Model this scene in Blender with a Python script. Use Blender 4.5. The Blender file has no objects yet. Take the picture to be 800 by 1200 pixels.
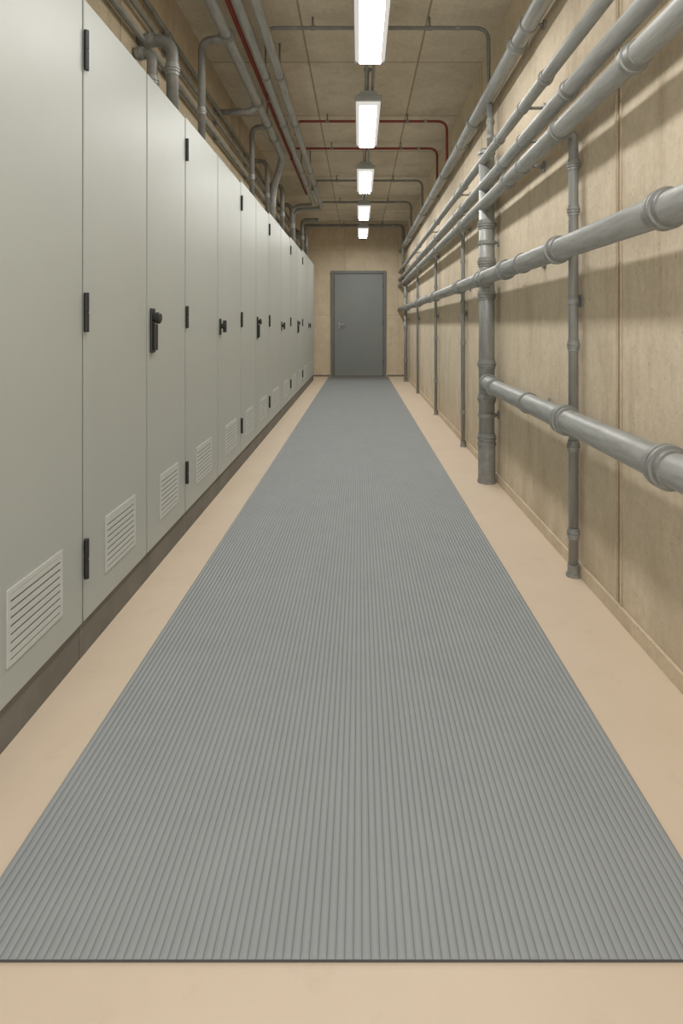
import bpy, bmesh, math, random
from mathutils import Vector, Matrix
random.seed(4)
scene = bpy.context.scene
col = scene.collection
H = 1.05; F = 700.0
try:
    scene.view_settings.view_transform = 'Standard'
    scene.view_settings.look = 'None'
except Exception as e:
    print(e)

# ------------------------------------------------------------ materials
def new_mat(name):
    m = bpy.data.materials.new(name); m.use_nodes = True
    nt = m.node_tree
    b = nt.nodes.get('Principled BSDF')
    return m, nt, b

def L(nt, a, b): nt.links.new(a, b)

def mixc(nt, fac, a, b, mode='MIX'):
    n = nt.nodes.new('ShaderNodeMix'); n.data_type = 'RGBA'; n.blend_type = mode
    for sock, v in ((n.inputs[0], fac), (n.inputs[6], a), (n.inputs[7], b)):
        if hasattr(v, 'is_output'): nt.links.new(v, sock)
        elif isinstance(v, (int, float)): sock.default_value = v
        else: sock.default_value = (*v, 1)
    return n.outputs[2]

def noise(nt, vec, scale, detail=6, rough=0.55, sc=(1, 1, 1)):
    mp = nt.nodes.new('ShaderNodeMapping'); mp.inputs['Scale'].default_value = sc
    L(nt, vec, mp.inputs[0])
    n = nt.nodes.new('ShaderNodeTexNoise'); n.inputs['Scale'].default_value = scale
    n.inputs['Detail'].default_value = detail; n.inputs['Roughness'].default_value = rough
    L(nt, mp.outputs[0], n.inputs['Vector'])
    return n.outputs[0]

def ramp(nt, fac, p0, p1, c0=(0, 0, 0), c1=(1, 1, 1)):
    r = nt.nodes.new('ShaderNodeValToRGB')
    r.color_ramp.elements[0].position = p0; r.color_ramp.elements[0].color = (*c0, 1)
    r.color_ramp.elements[1].position = p1; r.color_ramp.elements[1].color = (*c1, 1)
    L(nt, fac, r.inputs[0]); return r.outputs[0]

def bump(nt, bsdf, h, strength, dist=0.01):
    b = nt.nodes.new('ShaderNodeBump'); b.inputs['Strength'].default_value = strength
    b.inputs['Distance'].default_value = dist
    L(nt, h, b.inputs['Height']); L(nt, b.outputs[0], bsdf.inputs['Normal'])

def concrete(name, base, dark, stain, joints=None, rough=0.85, low_stain=False, mortar=(0.6, 0.56, 0.5), msize=.007, drips=True):
    m, nt, b = new_mat(name)
    tc = nt.nodes.new('ShaderNodeTexCoord').outputs['Object']
    c = mixc(nt, ramp(nt, noise(nt, tc, 1.1, 9, 0.68), 0.36, 0.66), base, dark)
    pt = ramp(nt, noise(nt, tc, 5.5, 9, 0.75), 0.33, 0.68, (0.90, 0.89, 0.875), (1.05, 1.05, 1.05))
    c = mixc(nt, 1.0, c, pt, 'MULTIPLY')
    if drips:
        d = ramp(nt, noise(nt, tc, 2.0, 8, 0.72, (2.4, 2.4, 0.40)), 0.54, 0.80)
        c = mixc(nt, d, c, stain)
        d2 = ramp(nt, noise(nt, tc, 6.5, 6, 0.7, (2.8, 2.8, 0.18)), 0.58, 0.80)
        mm = nt.nodes.new('ShaderNodeMath'); mm.operation = 'MULTIPLY'; L(nt, d2, mm.inputs[0]); mm.inputs[1].default_value = .6
        c = mixc(nt, mm.outputs[0], c, stain)
    else:
        c = mixc(nt, ramp(nt, noise(nt, tc, 2.6, 9, 0.72), 0.54, 0.8), c, stain)
    n3 = ramp(nt, noise(nt, tc, 34, 6, 0.75), 0.3, 0.7, (0.89, 0.89, 0.88), (1.06, 1.06, 1.06))
    c = mixc(nt, 1.0, c, n3, 'MULTIPLY')
    sp = ramp(nt, noise(nt, tc, 80, 2, 0.5), 0.67, 0.73, (1, 1, 1), (0.66, 0.61, 0.53))
    c = mixc(nt, 0.7, c, sp, 'MULTIPLY')
    if low_stain:
        sx = nt.nodes.new('ShaderNodeSeparateXYZ'); L(nt, tc, sx.inputs[0])
        mr = nt.nodes.new('ShaderNodeMapRange'); L(nt, sx.outputs[2], mr.inputs[0])
        mr.inputs[1].default_value = 0.0; mr.inputs[2].default_value = 0.5
        mr.inputs[3].default_value = 0.85; mr.inputs[4].default_value = 0.0
        mu = nt.nodes.new('ShaderNodeMath'); mu.operation = 'MULTIPLY'
        L(nt, mr.outputs[0], mu.inputs[0])
        nn = ramp(nt, noise(nt, tc, 3, 8, 0.65, (2, 2, 0.7)), 0.35, 0.65)
        L(nt, nn, mu.inputs[1])
        c = mixc(nt, mu.outputs[0], c, stain)
    h = noise(nt, tc, 16, 10, 0.72)
    if joints:
        axes, w, hh, off = joints
        sx = nt.nodes.new('ShaderNodeSeparateXYZ'); L(nt, tc, sx.inputs[0])
        cb = nt.nodes.new('ShaderNodeCombineXYZ')
        for k in (0, 1):
            ad = nt.nodes.new('ShaderNodeMath'); ad.operation = 'ADD'
            L(nt, sx.outputs[axes[k]], ad.inputs[0]); ad.inputs[1].default_value = off[k] + 50 * (w, hh)[k]
            L(nt, ad.outputs[0], cb.inputs[k])
        br = nt.nodes.new('ShaderNodeTexBrick'); br.offset = 0.0; br.squash = 1.0
        br.inputs['Scale'].default_value = 1.0
        br.inputs['Brick Width'].default_value = w; br.inputs['Row Height'].default_value = hh
        br.inputs['Mortar Size'].default_value = msize; br.inputs['Mortar Smooth'].default_value = 0.5
        br.inputs['Bias'].default_value = 0
        br.inputs['Color1'].default_value = (1, 1, 1, 1); br.inputs['Color2'].default_value = (0.87, 0.87, 0.85, 1)
        br.inputs['Mortar'].default_value = (*mortar, 1)
        L(nt, cb.outputs[0], br.inputs['Vector'])
        c = mixc(nt, 1.0, c, br.outputs[0], 'MULTIPLY')
    L(nt, c, b.inputs['Base Color'])
    b.inputs['Roughness'].default_value = rough
    bump(nt, b, h, 0.35, 0.012)
    return m

def paint(name, c, rough=0.5, metallic=0.0, var=0.1, scale=6, bs=0.05, spec=0.5, sc=(1, 1, 1), rvar=0.0):
    m, nt, b = new_mat(name)
    tc = nt.nodes.new('ShaderNodeTexCoord').outputs['Object']
    lo = tuple(x * (1 - var) for x in c); hi = tuple(min(1, x * (1 + var)) for x in c)
    nz = noise(nt, tc, scale, 7, 0.65, sc)
    cc = mixc(nt, ramp(nt, nz, 0.3, 0.7), lo, hi)
    L(nt, cc, b.inputs['Base Color'])
    b.inputs['Roughness'].default_value = rough; b.inputs['Metallic'].default_value = metallic
    if rvar:
        mr = nt.nodes.new('ShaderNodeMapRange'); L(nt, noise(nt, tc, scale * 2, 5), mr.inputs[0])
        mr.inputs[1].default_value = .3; mr.inputs[2].default_value = .7
        mr.inputs[3].default_value = rough - rvar; mr.inputs[4].default_value = rough + rvar
        L(nt, mr.outputs[0], b.inputs['Roughness'])
    b.inputs['Specular IOR Level'].default_value = spec
    bump(nt, b, noise(nt, tc, scale * 12, 3), bs, 0.003)
    return m

M_rwall = concrete('concrete_wall', (0.87, 0.75, 0.585), (0.76, 0.645, 0.485), (0.52, 0.42, 0.29), ((1, 2), 2.4, 9.0, (-2.14, 4)), low_stain=True, mortar=(.34, .30, .25), msize=.009)
M_lwall = concrete('concrete_wall_brown', (0.68, 0.575, 0.42), (0.57, 0.475, 0.335), (0.39, 0.31, 0.21), ((1, 2), 2.4, 0.9, (-0.4, 0.2)))  # left wall: darker, browner concrete than the right wall
M_bwall = concrete('concrete_end_wall', (0.87, 0.745, 0.565), (0.79, 0.67, 0.50), (0.62, 0.51, 0.36), ((0, 2), 1.1, 1.35, (0.3, 0.1)), mortar=(.75, .72, .67))
M_ceil = concrete('concrete_ceiling', (0.84, 0.755, 0.61), (0.70, 0.62, 0.485), (0.52, 0.445, 0.33), ((0, 1), 0.82, 1.15, (0.38, 0.1)), mortar=(.5, .47, .42), msize=.009, drips=False)
M_base = concrete('concrete_skirting', (0.72, 0.61, 0.46), (0.62, 0.52, 0.38), (0.46, 0.37, 0.26), drips=False)
M_floor, nt, b = new_mat('painted_floor')
tc = nt.nodes.new('ShaderNodeTexCoord').outputs['Object']
c = mixc(nt, ramp(nt, noise(nt, tc, 2.0, 8, 0.65), 0.3, 0.7), (0.73, 0.605, 0.47), (0.68, 0.56, 0.425))
c = mixc(nt, ramp(nt, noise(nt, tc, 7, 6, 0.7), 0.58, 0.8), c, (0.63, 0.51, 0.38))
L(nt, c, b.inputs['Base Color']); b.inputs['Roughness'].default_value = 0.5
bump(nt, b, noise(nt, tc, 60, 4), 0.12, 0.004)

M_cab = paint('cabinet_paint', (0.465, 0.490, 0.452), 0.42, 0, 0.03, 2, 0.03)
M_cabside = paint('cabinet_body_paint', (0.30, 0.31, 0.27), 0.5, 0, 0.05, 2)
M_gapshade = paint('door_gap_shade', (0.022, 0.022, 0.02), 0.8, 0, 0.1)  # near-black that paints the shade between cabinet doors
M_vent = paint('vent_paint', (0.60, 0.62, 0.58), 0.45, 0, 0.03)
M_slot = paint('vent_slot_dark', (0.11, 0.11, 0.098), 0.8, 0, 0.1)
M_plinth = paint('plinth_paint', (0.17, 0.163, 0.14), 0.7, 0, 0.2, 5, 0.15)
M_black = paint('black_fitting', (0.035, 0.035, 0.033), 0.4, 0.2, 0.2)
M_pipe = paint('galvanised_pipe', (0.37, 0.378, 0.362), 0.48, 0.28, 0.22, 14, 0.12, .45, (3, .35, 3), .07)
M_upipe = paint('galvanised_upright_pipe', (0.34, 0.348, 0.332), 0.48, 0.28, 0.24, 14, 0.12, .45, (3, 3, .35), .07)
M_pipe2 = paint('galvanised_coupling', (0.31, 0.316, 0.30), 0.5, 0.28, 0.25, 16, 0.15, .45, (1, 1, 1), .07)
M_dpipe = paint('dull_steel_pipe', (0.24, 0.24, 0.218), 0.5, 0.25, 0.2, 9, 0.1)
M_red = paint('red_pipe_paint', (0.27, 0.045, 0.034), 0.5, 0, 0.15)
M_mat = paint('mat_rubber', (0.305, 0.325, 0.332), 0.5, 0, 0.04, 5, 0.04, 0.4)
M_groove = paint('mat_groove_rubber', (0.205, 0.219, 0.225), 0.7, 0, 0.06, 5, 0.05, 0.2)
M_medge = paint('mat_edge_rubber', (0.085, 0.09, 0.09), 0.8, 0, 0.07)
M_door = paint('door_paint', (0.245, 0.262, 0.255), 0.5, 0, 0.04, 3)
M_frame = paint('door_frame_paint', (0.175, 0.185, 0.18), 0.5, 0, 0.06, 3)
M_chrome = paint('brushed_metal', (0.42, 0.42, 0.40), 0.4, 0.3, 0.05)
M_house = paint('fixture_housing_paint', (0.42, 0.43, 0.42), 0.45, 0.1, 0.05)
def lampmat(name, s, c):
    m, nt, b = new_mat(name)
    b.inputs['Base Color'].default_value = (0.8, 0.8, 0.8, 1)
    b.inputs['Emission Color'].default_value = (*c, 1)
    b.inputs['Emission Strength'].default_value = s
    return m
M_lamp = lampmat('lamp_diffuser', 44, (1.0, 0.985, 0.96))
M_lamp2 = lampmat('lamp_diffuser_side', 0.42, (1.0, 0.98, 0.94))

# ------------------------------------------------------------ helpers
def mk(name, bm, mats, parent=None, origin=(0, 0, 0), label=None, category=None, group=None, kind=None):
    o = Vector(origin)
    bmesh.ops.recalc_face_normals(bm, faces=bm.faces)
    bmesh.ops.translate(bm, verts=bm.verts, vec=-o)
    me = bpy.data.meshes.new(name); bm.to_mesh(me); bm.free()
    if not isinstance(mats, (list, tuple)): mats = [mats]
    for m in mats: me.materials.append(m)
    ob = bpy.data.objects.new(name, me); col.objects.link(ob)
    if parent is not None:
        w = Vector((0, 0, 0)); p = parent
        while p is not None: w += Vector(p.location); p = p.parent
        ob.parent = parent; ob.location = o - w
    else:
        ob.location = o
    for k, v in (('label', label), ('category', category), ('group', group), ('kind', kind)):
        if v: ob[k] = v
    return ob

def empty(name, loc, label, category, group=None):
    e = bpy.data.objects.new(name, None); e.empty_display_size = 0.1
    e.location = loc; col.objects.link(e)
    e['label'] = label; e['category'] = category
    if group: e['group'] = group
    return e

def box(bm, x0, x1, y0, y1, z0, z1, bev=0.0, mi=0, rot=None):
    t = bmesh.new()
    r = bmesh.ops.create_cube(t, size=1)
    bmesh.ops.scale(t, verts=t.verts, vec=(x1 - x0, y1 - y0, z1 - z0))
    if bev > 0:
        bmesh.ops.bevel(t, geom=list(t.edges), offset=bev, segments=2, affect='EDGES', profile=0.6)
    if rot is not None: bmesh.ops.transform(t, matrix=rot, verts=t.verts)
    bmesh.ops.translate(t, verts=t.verts, vec=((x0 + x1) / 2, (y0 + y1) / 2, (z0 + z1) / 2))
    for f in t.faces: f.material_index = mi
    me = bpy.data.meshes.new('tmp'); t.to_mesh(me); t.free()
    bm.from_mesh(me); bpy.data.meshes.remove(me)

def fillet(pts, rad, n=7):
    pts = [Vector(p) for p in pts]
    if len(pts) < 3 or rad <= 0: return pts
    out = [pts[0]]
    for i in range(1, len(pts) - 1):
        p, a, c = pts[i], pts[i - 1], pts[i + 1]
        u = (a - p); v = (c - p); lu, lv = u.length, v.length
        u.normalize(); v.normalize()
        d = min(rad, lu * 0.49, lv * 0.49)
        A = p + u * d; B = p + v * d
        for k in range(n + 1):
            t = k / n
            out.append(A * (1 - t) ** 2 + p * (2 * t * (1 - t)) + B * t * t)
    out.append(pts[-1])
    return out

def tube(bm, pts, r, rad=0.0, seg=20):
    P = fillet(pts, rad)
    rings = []
    tan0 = (P[1] - P[0]).normalized()
    up = Vector((0, 0, 1)) if abs(tan0.z) < 0.9 else Vector((1, 0, 0))
    nrm = tan0.cross(up).normalized()
    prev = tan0
    for i, p in enumerate(P):
        if i == 0: t = tan0
        elif i == len(P) - 1: t = (P[i] - P[i - 1]).normalized()
        else: t = ((P[i] - P[i - 1]).normalized() + (P[i + 1] - P[i]).normalized()).normalized()
        q = prev.rotation_difference(t); nrm = q @ nrm; prev = t
        nrm = (nrm - t * nrm.dot(t)).normalized()
        bn = t.cross(nrm)
        rings.append([bm.verts.new(p + (nrm * math.cos(2 * math.pi * k / seg) + bn * math.sin(2 * math.pi * k / seg)) * r) for k in range(seg)])
    for a, b2 in zip(rings[:-1], rings[1:]):
        for k in range(seg):
            f = bm.faces.new((a[k], a[(k + 1) % seg], b2[(k + 1) % seg], b2[k])); f.smooth = True
    bm.faces.new(rings[0][::-1]); bm.faces.new(rings[-1])

def revolve(bm, c, axis, prof, seg=24, smooth=False):
    c = Vector(c); ax = Vector(axis).normalized()
    up = Vector((0, 0, 1)) if abs(ax.z) < 0.9 else Vector((1, 0, 0))
    n = ax.cross(up).normalized(); bn = ax.cross(n)
    rings = []
    for (t, r) in prof:
        rings.append([bm.verts.new(c + ax * t + (n * math.cos(2 * math.pi * k / seg) + bn * math.sin(2 * math.pi * k / seg)) * r) for k in range(seg)])
    for a, b2 in zip(rings[:-1], rings[1:]):
        for k in range(seg):
            f = bm.faces.new((a[k], a[(k + 1) % seg], b2[(k + 1) % seg], b2[k])); f.smooth = smooth
    bm.faces.new(rings[0][::-1]); bm.faces.new(rings[-1])

def coupling(parent, c, axis, r, w=None, big=1.0):
    w = w or r * 0.9
    bm = bmesh.new()
    R1 = r * (1 + 0.12 * big); R2 = r * (1 + 0.28 * big)
    revolve(bm, c, axis, [(-w, r * 1.01), (-w, R1), (-w * 0.45, R1), (-w * 0.42, R2), (-w * 0.08, R2), (-w * 0.05, R1 * 1.02),
                          (w * 0.05, R1 * 1.02), (w * 0.08, R2), (w * 0.42, R2), (w * 0.45, R1), (w, R1), (w, r * 1.01)], 32)
    return mk('coupling', bm, M_pipe2, parent, c)

def flange(parent, c, axis, r, w=None):
    w = w or r * 0.8
    bm = bmesh.new()
    revolve(bm, c, axis, [(-w, r * 1.01), (-w, r * 1.14), (w * 0.3, r * 1.14), (w * 0.35, r * 1.30), (w, r * 1.30), (w, r * 1.01)], 32)
    return mk('coupling', bm, M_pipe2, parent, c)

def bracket(parent, c, axis, r, wall_pt, rr=0.008):
    bm = bmesh.new()
    revolve(bm, c, axis, [(-0.012, r * 1.0), (-0.012, r * 1.1 + 0.002), (0.012, r * 1.1 + 0.002), (0.012, r * 1.0)])
    c = Vector(c); wpt = Vector(wall_pt); d = (wpt - c).normalized()
    wpt = wpt - d * 0.001
    tube(bm, [c + d * r * 1.05, wpt - d * .004], rr, seg=10)
    revolve(bm, wpt - d * 0.004, d, [(-0.004, 0.026), (0.004, 0.026)], 16)
    return mk('pipe_bracket', bm, M_pipe2, parent, c)

def pipe(pts, r, label, group=None, mat=None, rad=0.0, seg=28, name='pipe', category='pipe'):
    bm = bmesh.new(); tube(bm, pts, r, rad, seg)
    lo = min((Vector(p) for p in pts), key=lambda v: v.z)
    return mk(name, bm, mat or M_pipe, None, lo, label, category, group)

# ------------------------------------------------------------ setting
Y0, YB, ZC = -0.5, 12.25, 3.03
XL, XR = -1.12, 0.93
def struct(name, dims, mat, label, bev=0):
    bm = bmesh.new(); box(bm, *dims, bev)
    return mk(name, bm, mat, label=label, category=name.split('_')[0], kind='structure')
struct('floor', (XL - .2, XR + .2, Y0, YB + .2, -0.1, 0), M_floor, 'smooth beige painted concrete floor')
struct('ceiling', (XL - .2, XR + .2, Y0, YB + .2, ZC, ZC + .1), M_ceil, 'raw brown concrete panel ceiling with joints')
struct('wall_right', (XR, XR + .2, Y0, YB + .2, 0, ZC), M_rwall, 'stained beige concrete panel wall carrying pipes')
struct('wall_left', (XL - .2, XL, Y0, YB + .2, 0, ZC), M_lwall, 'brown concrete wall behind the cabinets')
struct('wall_back', (XL, XR, YB, YB + .2, 0, ZC), M_bwall, 'beige concrete end wall with a grey door')
struct('baseboard_right', (XR - .012, XR, Y0, YB, 0, 0.055), M_base, 'low concrete skirting along the pipe wall', 0.004)
bm = bmesh.new()
box(bm, XL, -0.60, YB - .012, YB, 0, 0.03, 0.003); box(bm, 0.57, XR - .014, YB - .012, YB, 0, 0.03, 0.003)
mk('baseboard_back', bm, M_plinth, label='thin dark skirting on the end wall', category='baseboard', kind='structure')
bm = bmesh.new()
box(bm, XR - .006, XR, 2.116, 2.124, 0.056, 3.0, 0.002); box(bm, XR - .006, XR, 2.156, 2.162, 0.056, 3.0, 0.002)
mk('trim_1', bm, M_base, label='narrow concrete joint strip on the wall', category='trim', kind='structure')

# ------------------------------------------------------------ end door
dx0, dx1, dz = -0.5775, 0.5425, 2.16
door = bmesh.new()
fw = 0.058
box(door, dx0, dx0 + fw, YB - .05, YB, 0, dz, 0.004)
box(door, dx1 - fw, dx1, YB - .05, YB, 0, dz, 0.004)
box(door, dx0 + fw, dx1 - fw, YB - .05, YB, dz - fw, dz, 0.004)
D1 = mk('door_1', door, M_frame, None, (-0.0175, YB, 0), 'grey steel door in a darker grey frame', 'door', None, 'structure')
bm = bmesh.new(); box(bm, dx0 + fw + .008, dx1 - fw - .008, YB - .040, YB - .004, 0.014, dz - fw - .010, 0.004)
leaf = mk('door_leaf', bm, M_door, D1, (0, YB - .02, 0.012))
bm = bmesh.new()
hx, hz = -0.415, 1.06
box(bm, hx - .018, hx + .018, YB - .048, YB - .040, hz - .08, hz + .05, 0.003)
tube(bm, [(hx, YB - .044, hz), (hx, YB - .095, hz), (hx + .14, YB - .095, hz)], 0.011, 0.02, 12)
revolve(bm, (hx, YB - .048, hz - .06), (0, 1, 0), [(-.006, .010), (.004, .010)], 14)
mk('door_handle', bm, M_chrome, D1, (hx, YB - .05, hz), 'silver lever handle')
for z in (0.3, 1.1, 1.85):
    bm = bmesh.new(); revolve(bm, (dx1 - fw, YB - .056, z), (0, 0, 1), [(-.05, .01), (.05, .01)], 12)
    mk('hinge', bm, M_frame, D1, (dx1 - fw, YB - .056, z))

# ------------------------------------------------------------ floor mat
bm = bmesh.new()
N = 90
my0, my1 = 0.984, 12.1
def xe(u, y):
    t = (y - my0) / (my1 - my0)
    l = -0.680 + 0.055 * t; r = 0.632 - 0.05 * t
    return l + (r - l) * u
prof = [(0.0, 0.0, 2), (0.0, 0.0050, 0)]
hb, ht = .0054, .0074
for i in range(N):
    u0 = i / N; w = 1 / N
    K = 8
    for k in range(K + 1):
        s = k / K
        prof.append((u0 + w * .86 * s + w * .02, hb + (ht - hb) * (math.sin(math.pi * s) ** 0.6 if 0 < s < 1 else 0), 1 if k == K else 0))
    prof.append((u0 + w * .97, hb, 1))
prof += [(1.0, .0050, 2), (1.0, 0.0, 2)]
ny = 12
cols = []
ys_ = [my0, my0 + .007] + [my0 + (my1 - my0) * (j / ny) for j in range(1, ny + 1)]
for jj, y in enumerate(ys_):
    cols.append([bm.verts.new((xe(u, y), y, (min(z, .0050) if jj == 0 else z))) for u, z, m in prof])
for j in range(len(ys_) - 1):
    for i in range(len(prof) - 1):
        f = bm.faces.new((cols[j][i], cols[j][i + 1], cols[j + 1][i + 1], cols[j + 1][i])); f.material_index = prof[i][2]
        if prof[i][2] == 0 and 1 < i: f.smooth = True
f = bm.faces.new(cols[0]); f.material_index = 2
f = bm.faces.new(cols[-1][::-1]); f.material_index = 2
f = bm.faces.new([cols[0][0], cols[0][-1], cols[-1][-1], cols[-1][0]]); f.material_index = 2
mk('floor_mat', bm, [M_mat, M_groove, M_medge], None, (0, 6.5, 0), 'long grey ribbed rubber runner mat on the corridor floor', 'mat')

# ------------------------------------------------------------ cabinets
XC = -0.865
edges = [(.74, 1.30, 1.869, 2.08), (1.869, 2.432, 2.968, 2.08), (2.968, 3.648, 4.356, 2.09), (4.356, 5.0, 5.71, 2.11),
         (5.71, 6.58, 7.475, 2.135), (7.475, 8.3, 9.04, 2.16), (9.04, 10.1, 11.42, 2.20)]
ZB = 0.125
CX0 = XL + 0.004
for ci, (a, mid, c, zt) in enumerate(edges):
    cy = (a + c) / 2
    lab = 'tall pale grey-green steel cabinet with two louvred doors'
    cab = empty('electrical_cabinet', (-.99, cy, 0), lab, 'cabinet', 'row of grey steel cabinets along the wall')
    bm = bmesh.new(); box(bm, CX0, XC - .024, a + .001, c - .001, ZB, zt, 0.002)
    mk('body', bm, M_cabside, cab, (-.99, cy, ZB))
    bm = bmesh.new(); box(bm, CX0, XC - .012, a + .002, c - .002, 0, ZB, 0.001)
    mk('plinth', bm, M_plinth, cab, (-.99, cy, 0), 'dark grey plinth')
    g = .0045 + .0012 * cy
    bm = bmesh.new(); box(bm, XC - .0235, XC - .005, a + .0003, c - .0003, ZB, zt - .006)  # dark plate added behind the doors so their gaps read as shaded
    mk('gap_shade_plate', bm, M_gapshade, cab, (XC, cy, ZB), 'dark plate standing in for shade in the door gaps')
    for k, (d0, d1) in enumerate(((a, mid), (mid, c))):
        bm = bmesh.new(); box(bm, XC - .021, XC, d0 + g, d1 - g * .6, ZB - .006, zt - .003, 0.002)
        dr = mk('door', bm, M_cab, cab, (XC, (d0 + d1) / 2, ZB))
        w = (d1 - d0) * 0.48; yc = (d0 + d1) / 2 + 0.015; v0, v1 = .207, .398
        y0, y1 = yc - w / 2, yc + w / 2
        bm = bmesh.new()
        t = .013
        box(bm, XC - .002, XC + .0012, y0 + t * .5, y1 - t * .5, v0 + t * .5, v1 - t * .5, 0, 1)
        box(bm, XC, XC + .004, y0, y0 + t, v0, v1, .0008); box(bm, XC, XC + .004, y1 - t, y1, v0, v1, .0008)
        box(bm, XC, XC + .0038, y0 + t, y1 - t, v0, v0 + t, 0); box(bm, XC, XC + .0038, y0 + t, y1 - t, v1 - t, v1, 0)
        ns = 8; ph = (v1 - v0 - 2 * t) / ns
        for s in range(ns):
            z = v0 + t + ph * (s + .5)
            box(bm, XC + .0012, XC + .0032, y0 + t * .9, y1 - t * .9, z - ph * .30, z + ph * .44, 0, 0)
        mk('vent', bm, [M_vent, M_slot], dr, (XC, yc, v0), 'white louvred vent grille')
        if k == 1:
            if ci == 0: continue
            hy = d0 + .055; hz = 1.035
            bm = bmesh.new()
            if ci % 2 == 1:
                box(bm, XC, XC + .010, hy - .022, hy + .022, hz - .10, hz + .085, .004)
                box(bm, XC + .008, XC + .024, hy - .013, hy + .015, hz - .09, hz + .02, .006)
                revolve(bm, (XC + .0, hy + .004, hz + .045), (1, 0, 0), [(0, .016), (.018, .016), (.02, .024), (.032, .025), (.037, .019)], 20)
            else:
                box(bm, XC, XC + .008, hy - .020, hy + .020, hz - .045, hz + .055, .004)
                revolve(bm, (XC, hy, hz + .01), (1, 0, 0), [(0, .016), (.02, .016), (.022, .026), (.034, .026), (.038, .02)], 20)
                box(bm, XC + .02, XC + .042, hy - .009, hy + .009, hz - .03, hz + .045, .005)
            mk('handle', bm, M_black, dr, (XC, hy, hz), 'black swing handle with keyhole knob')
        else:
            for z in (1.915, 1.09, .315):
                z = z + (zt - 2.08) * (0.9 if z > 1.5 else 0)
                bm = bmesh.new()
                hyy = d0 + .010
                hl = .062 if ci < 2 else .055
                box(bm, XC, XC + .005, hyy - .006, hyy + .022, z - hl + .004, z + hl - .004, .002)
                revolve(bm, (XC + .007, hyy, z), (0, 0, 1), [(-hl, .005), (-hl, .008), (-.003, .008), (-.002, .0065), (.002, .0065), (.003, .008), (hl, .008), (hl, .005)], 14)
                mk('hinge', bm, M_black, dr, (XC, hyy, z), 'black barrel hinge')

# ------------------------------------------------------------ ceiling lights
zl = H + 1.65
for i in range(1, 7):
    ya = 4.42 + 1.92 * (i - 3) + (.16 if i == 2 else 0); yb = ya + 1.13; X = 0.066; yc = (ya + yb) / 2
    e = empty('ceiling_light', (X, yc, ZC), 'long white fluorescent light hung below the concrete ceiling', 'ceiling light', 'row of fluorescent ceiling lights')
    def prism(bm, w0, z0, w1, z1, y0, y1, fm=None, dy=0.0):
        v = [bm.verts.new(p) for p in ((X - w0, y0 + dy, z0), (X + w0, y0 + dy, z0), (X + w1, y0, z1), (X - w1, y0, z1), (X - w0, y1 - dy, z0), (X + w0, y1 - dy, z0), (X + w1, y1, z1), (X - w1, y1, z1))]
        for qi, q in enumerate(((0, 1, 2, 3), (7, 6, 5, 4), (0, 4, 5, 1), (1, 5, 6, 2), (2, 6, 7, 3), (3, 7, 4, 0))):
            f = bm.faces.new([v[k] for k in q])
            if fm is not None: f.material_index = 0 if qi == 2 else 1
    bm = bmesh.new(); prism(bm, .098, zl + .022, .055, zl + .085, ya, yb)
    mk('housing', bm, M_house, e, (X, yc, zl + .022), 'grey metal housing')
    bm = bmesh.new(); prism(bm, .065, zl - .012, .093, zl + .022, ya + .015, yb - .015, True, 0.03)
    mk('diffuser', bm, [M_lamp, M_lamp2], e, (X, yc, zl), 'glowing white diffuser with sloped sides')
    for yy in (ya, yb):
        bm = bmesh.new(); box(bm, X - .099, X + .099, yy - .012, yy + .012, zl + .008, zl + .05, .005)
        mk('end_cap', bm, M_house, e, (X, yy, zl))
    for yy in (ya + .2, yb - .2):
        bm = bmesh.new(); tube(bm, [(X, yy, zl + .08), (X, yy, ZC)], .007, 0, 10)
        revolve(bm, (X, yy, ZC - .012), (0, 0, 1), [(-.01, .012), (.0, .03), (.011, .03)], 16)
        mk('suspension_rod', bm, M_dpipe, e, (X, yy, ZC))
for dxx in (-.018, .03):
    p = pipe([(0.066 + dxx, Y0 + .05, 2.80), (0.066 + dxx, 12.24, 2.80)], .011, 'thin grey conduit running above the ceiling lights', 'light conduits', M_dpipe, name='conduit', category='conduit', seg=10)

# ------------------------------------------------------------ right wall pipes
G = 'galvanised pipes along the concrete wall'
PX = 0.82
YS = -0.4
def run(x, z, r, ys, label, y0=YS, y1=12.245, brk=(1.2, 3.0, 5.0, 7.0, 9.0, 11.0), kinds=None):
    p = pipe([(x, y0, z), (x, y1, z)], r, label, G)
    for i, y in enumerate(ys):
        (flange if i % 3 == 1 else coupling)(p, (x, y, z), (0, 1, 0), r)
    for y in brk:
        bracket(p, (x, y, z), (0, 1, 0), r, (XR, y, z))
    return p
seq = [4.7, 6.3, 8.2, 10.2]
run(PX, 1.848, .036, [1.10, 1.77, 2.45, 3.30] + seq, 'thick galvanised pipe with flanged couplings, lowest of three')
run(PX, 1.972, .031, [1.20, 2.33, 3.4] + seq, 'galvanised pipe with couplings, middle of three')
run(PX, 2.14, .027, [1.4, 2.62, 3.5] + seq, 'slimmer galvanised pipe, uppermost of three')
run(PX, 1.361, .045, [1.60, 2.45, 3.35, 4.85, 6.4, 8.2, 10.2], 'thick galvanised pipe at chest height with flanged couplings')
run(.85, 2.56, .042, [2.0, 3.2, 4.45, 6.0, 8.0, 10.0], 'galvanised pipe running high beside the ceiling')
ax, ay = .85, 3.99
p = pipe([(PX, YS, .672), (PX, 3.70, .672), (.845, ay - .02, .672)], .046, 'thick low galvanised pipe ending at the upright pipe', G)
for y in (0.8, 1.59, 2.38): coupling(p, (PX, y, .672), (0, 1, 0), .047, .042, 1.05)
coupling(p, (PX, 3.60, .672), (0, 1, 0), .046, .035)
for y in (0.4, 2.9): bracket(p, (PX, y, .672), (0, 1, 0), .046, (XR, y, .672))

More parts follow.
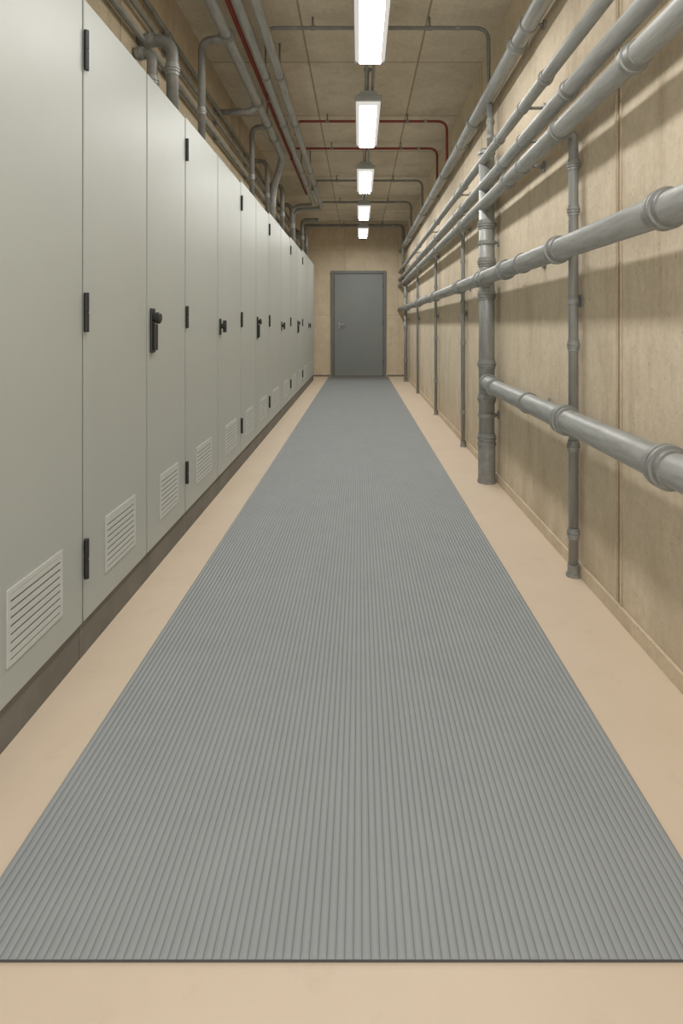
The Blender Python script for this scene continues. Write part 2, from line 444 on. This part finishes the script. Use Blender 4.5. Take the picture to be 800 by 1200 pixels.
p = pipe([(ax, ay, 0), (ax, ay, 2.19)], .052, 'thick upright galvanised pipe standing on the floor by the wall', None, M_upipe)
bm = bmesh.new(); revolve(bm, (ax, ay, 2.19), (0, 0, 1), [(0, .052), (.0, .058), (.02, .056), (.035, .04), (.04, .02)], 24); mk('end_cap', bm, M_pipe2, p, (ax, ay, 2.19))
for z in (.30, .56, .79, 1.25, 1.47, 1.72): coupling(p, (ax, ay, z), (0, 0, 1), .052, .03, .7)
bm = bmesh.new(); revolve(bm, (ax, ay, .0), (0, 0, 1), [(0, .062), (.02, .062), (.02, .057), (.25, .057), (.25, .062), (.27, .062), (.27, .053)], 24); mk('base_sleeve', bm, M_pipe2, p, (ax, ay, 0))
for z, r in ((1.361, .045), (1.848, .036), (1.972, .031)):
    big = 1.3 if r > .04 else 1.18
    bm = bmesh.new(); revolve(bm, (ax - .022, ay, z), (0, 1, 0), [(-.085, r * 1.0), (-.085, r * big), (-.06, r * big), (-.06, r * 1.12), (.06, r * 1.12), (.06, r * big), (.085, r * big), (.085, r)], 28)
    mk('tee_joint', bm, M_pipe2, p, (ax - .022, ay, z))
r = .046
bm = bmesh.new(); revolve(bm, (ax - .004, ay, .672), (0, 1, 0), [(-.10, r), (-.10, r * 1.28), (-.07, r * 1.28), (-.07, r * 1.12), (-.01, r * 1.12), (-.01, r)], 28)
mk('elbow_joint', bm, M_pipe2, p, (ax - .004, ay, .672))
for z in (.45, 1.6): bracket(p, (ax, ay, z), (0, 0, 1), .052, (XR, ay, z))
p = pipe([(.87, ay - .02, 2.24), (.87, ay - .02, 2.52)], .022, 'short thin upright pipe between two wall pipes', None, M_upipe)
coupling(p, (.87, ay - .02, 2.4), (0, 0, 1), .022, .02); bracket(p, (.87, ay - .02, 2.3), (0, 0, 1), .022, (XR, ay - .02, 2.3))

for (x, y, r, lab, cs) in ((.895, 2.50, .020, 'thin upright galvanised pipe with clamps reaching the floor', (.18, .545, .965, 1.53, 1.72)),
                      (.895, 5.16, .018, 'thin upright galvanised pipe with clamps reaching the floor', (.3, .9, 1.25, 1.6)),
                      (.895, 7.0, .018, 'thin upright galvanised pipe with clamps reaching the floor', (.4, .9, 1.5)),
                      (.895, 9.2, .018, 'thin upright galvanised pipe with clamps reaching the floor', (.4, 1.0, 1.5)),
                      (.86, 11.1, .03, 'thin upright galvanised pipe with clamps reaching the floor', (.4, 1.0, 1.6))):
    top = 1.848
    p = pipe([(x, y, 0), (x, y, top), (PX + .03, y, top)], r, lab, 'thin upright wall pipes', M_upipe, rad=.05)
    for z in cs:
        coupling(p, (x, y, z), (0, 0, 1), r, r * 1.1, 1.2)
    bracket(p, (x, y, 1.15), (0, 0, 1), r, (XR, y, 1.15), .006)
    bm = bmesh.new(); revolve(bm, (x, y, 0), (0, 0, 1), [(0, r * 1.5), (.012, r * 1.5), (.012, r * 1.2), (.05, r * 1.2), (.05, r)], 20); mk('base_sleeve', bm, M_pipe2, p, (x, y, 0))

# ceiling crossings
zc = 2.96
for (y, r, m, xl, xr, lab) in ((3.84, .012, M_dpipe, -.60, .83, 'thin grey pipe crossing under the ceiling'),
                          (5.60, .012, M_red, -.60, .82, 'thin red pipe crossing under the ceiling'),
                          (6.46, .013, M_red, -.735, .84, 'thin red pipe crossing under the ceiling'),
                          (7.90, .014, M_dpipe, -.62, .83, 'thin grey pipe crossing under the ceiling'),
                          (9.28, .017, M_dpipe, -.62, .80, 'thin grey pipe crossing under the ceiling'),
                          (11.45, .03, M_dpipe, -1.05, .84, 'grey pipe crossing under the ceiling near the end wall')):
    down = 2.57 if y < 11 else 1.9
    p = pipe([(xl, y, 2.83), (xl, y, zc), (xr, y, zc), (xr, y, down)], r, lab, 'pipes crossing the ceiling', m, rad=.09, seg=14)
    for x in (-.3, .45):
        bm = bmesh.new(); revolve(bm, (x, y, zc), (1, 0, 0), [(-.015, r), (-.015, r * 1.3), (.015, r * 1.3), (.015, r)], 14)
        tube(bm, [(x, y, zc + r), (x, y, ZC)], .006, 0, 8)
        mk('pipe_bracket', bm, M_dpipe, p, (x, y, zc))
    coupling(p, (xr - .2, y, zc), (1, 0, 0), r, r)

# ------------------------------------------------------------ pipes above the cabinets
G2 = 'pipes hung over the cabinets'
ze = 2.80
def hang(p, x, y, z, r, mat=None):
    bm = bmesh.new(); revolve(bm, (x, y, z), (0, 1, 0), [(-.012, r), (-.012, r * 1.15), (.012, r * 1.15), (.012, r)], 16)
    tube(bm, [(x, y, z + r), (x, y, ZC)], .006, 0, 8); mk('pipe_hanger', bm, mat or M_dpipe, p, (x, y, z))
def czt(y):
    for a, m_, c, zt in edges:
        if a <= y <= c: return zt
    return 2.2
p = pipe([(-.80, YS, ze), (-.80, 6.25, ze), (-.93, 6.45, ze - .28), (-.95, 6.45, czt(6.45))], .036, 'grey pipe under the ceiling bending down to a cabinet', G2, rad=.12)
for y in (2.6, 3.6, 4.7, 5.6): coupling(p, (-.80, y, ze), (0, 1, 0), .036)
for y in (1.5, 3.1, 5.2): hang(p, -.80, y, ze, .036)
for x, lab, ylast in ((-.66, 'grey pipe running under the ceiling beside its twin', 8.7), (-.56, 'grey pipe running under the ceiling beside its twin', 8.95)):
    p = pipe([(x, YS, ze), (x, ylast, ze), (-1.0, ylast + .1, ze), (-1.0, ylast + .1, 2.17)], .030, lab, G2, rad=.14)
    for y in (3.0, 5.2, 7.4): coupling(p, (x, y, ze), (0, 1, 0), .030)
    for y in (1.6, 4.2, 6.8): hang(p, x, y, ze, .030)
p = pipe([(-.735, YS, 2.86), (-.735, 8.3, 2.86), (-.735, 8.3, ZC)], .014, 'thin red pipe running along under the ceiling', None, M_red, rad=.06, seg=14)
for y in (2.2, 4.8, 7.6): hang(p, -.735, y, 2.86, .014)
for z, r in ((2.70, .014), (2.60, .012), (2.48, .016)):
    p = pipe([(-1.085, 0.5, z), (-1.085, 11.8, z)], r, 'thin conduit clipped along the wall above the cabinets', 'wall conduits above the cabinets', M_dpipe, name='conduit', category='conduit', seg=12)
    for y in (2.2, 3.4, 4.6, 5.8, 7.0, 8.2, 9.4, 10.6): bracket(p, (-1.085, y, z), (0, 1, 0), r, (XL, y, z), .005)
G3 = 'bent pipes dropping into the cabinet tops'
def drop(y, x, ztop, r, xstart, lab='dull grey pipe bending down into a cabinet top', rad=.09, mat=None):
    zt = czt(y)
    p = pipe([(xstart, y, ztop), (x, y, ztop), (x, y, zt)], r, lab, G3, mat or M_dpipe, rad=rad, seg=18)
    coupling(p, (x, y, min(ztop - .14, zt + .25)), (0, 0, 1), r, r)
    coupling(p, (xstart + (x - xstart) * .35, y, ztop), (1, 0, 0), r, r * .8)
    bm = bmesh.new(); revolve(bm, (x, y, zt), (0, 0, 1), [(0, r * 1.5), (.015, r * 1.5), (.015, r * 1.1), (.03, r)], 18); mk('gland', bm, M_pipe2, p, (x, y, zt))
drop(3.02, -.945, 2.49, .030, XL + .001)
drop(2.97, -1.03, 2.40, .026, XL + .001)
drop(3.60, -.95, 2.77, .022, -.80)
drop(5.28, -.95, 2.80, .022, -.80)
drop(6.15, -.95, 2.74, .022, XL + .001)
drop(7.2, -.93, 2.74, .026, XL + .001)
drop(8.2, -.93, 2.70, .03, XL + .001)
drop(9.6, -.92, 2.74, .03, -.66 )
drop(10.4, -.93, 2.66, .03, XL + .001)
p = pipe([(-.80, 4.72, 2.79), (-.86, 4.72, 2.74), (XL + .001, 4.72, 2.73)], .024, 'short grey branch pipe running into the wall', None, M_pipe, rad=.04, seg=18)
coupling(p, (-.95, 4.72, 2.735), (1, 0, 0), .024, .02)

# ------------------------------------------------------------ world + camera
w = bpy.data.worlds.new('world'); scene.world = w; w.use_nodes = True
bg = w.node_tree.nodes['Background']; bg.inputs[0].default_value = (1.0, 0.985, 0.97, 1); bg.inputs[1].default_value = 1.55
cam = bpy.data.cameras.new('camera'); co = bpy.data.objects.new('camera', cam); col.objects.link(co)
co.location = (0, 0, H); co.rotation_euler = (math.radians(90), 0, 0)
cam.sensor_width = 36; cam.lens = F / 1200 * 36; cam.sensor_fit = 'AUTO'
cam.shift_x = -21 / 1200; cam.shift_y = -219 / 1200; cam.clip_start = 0.02
scene.camera = co
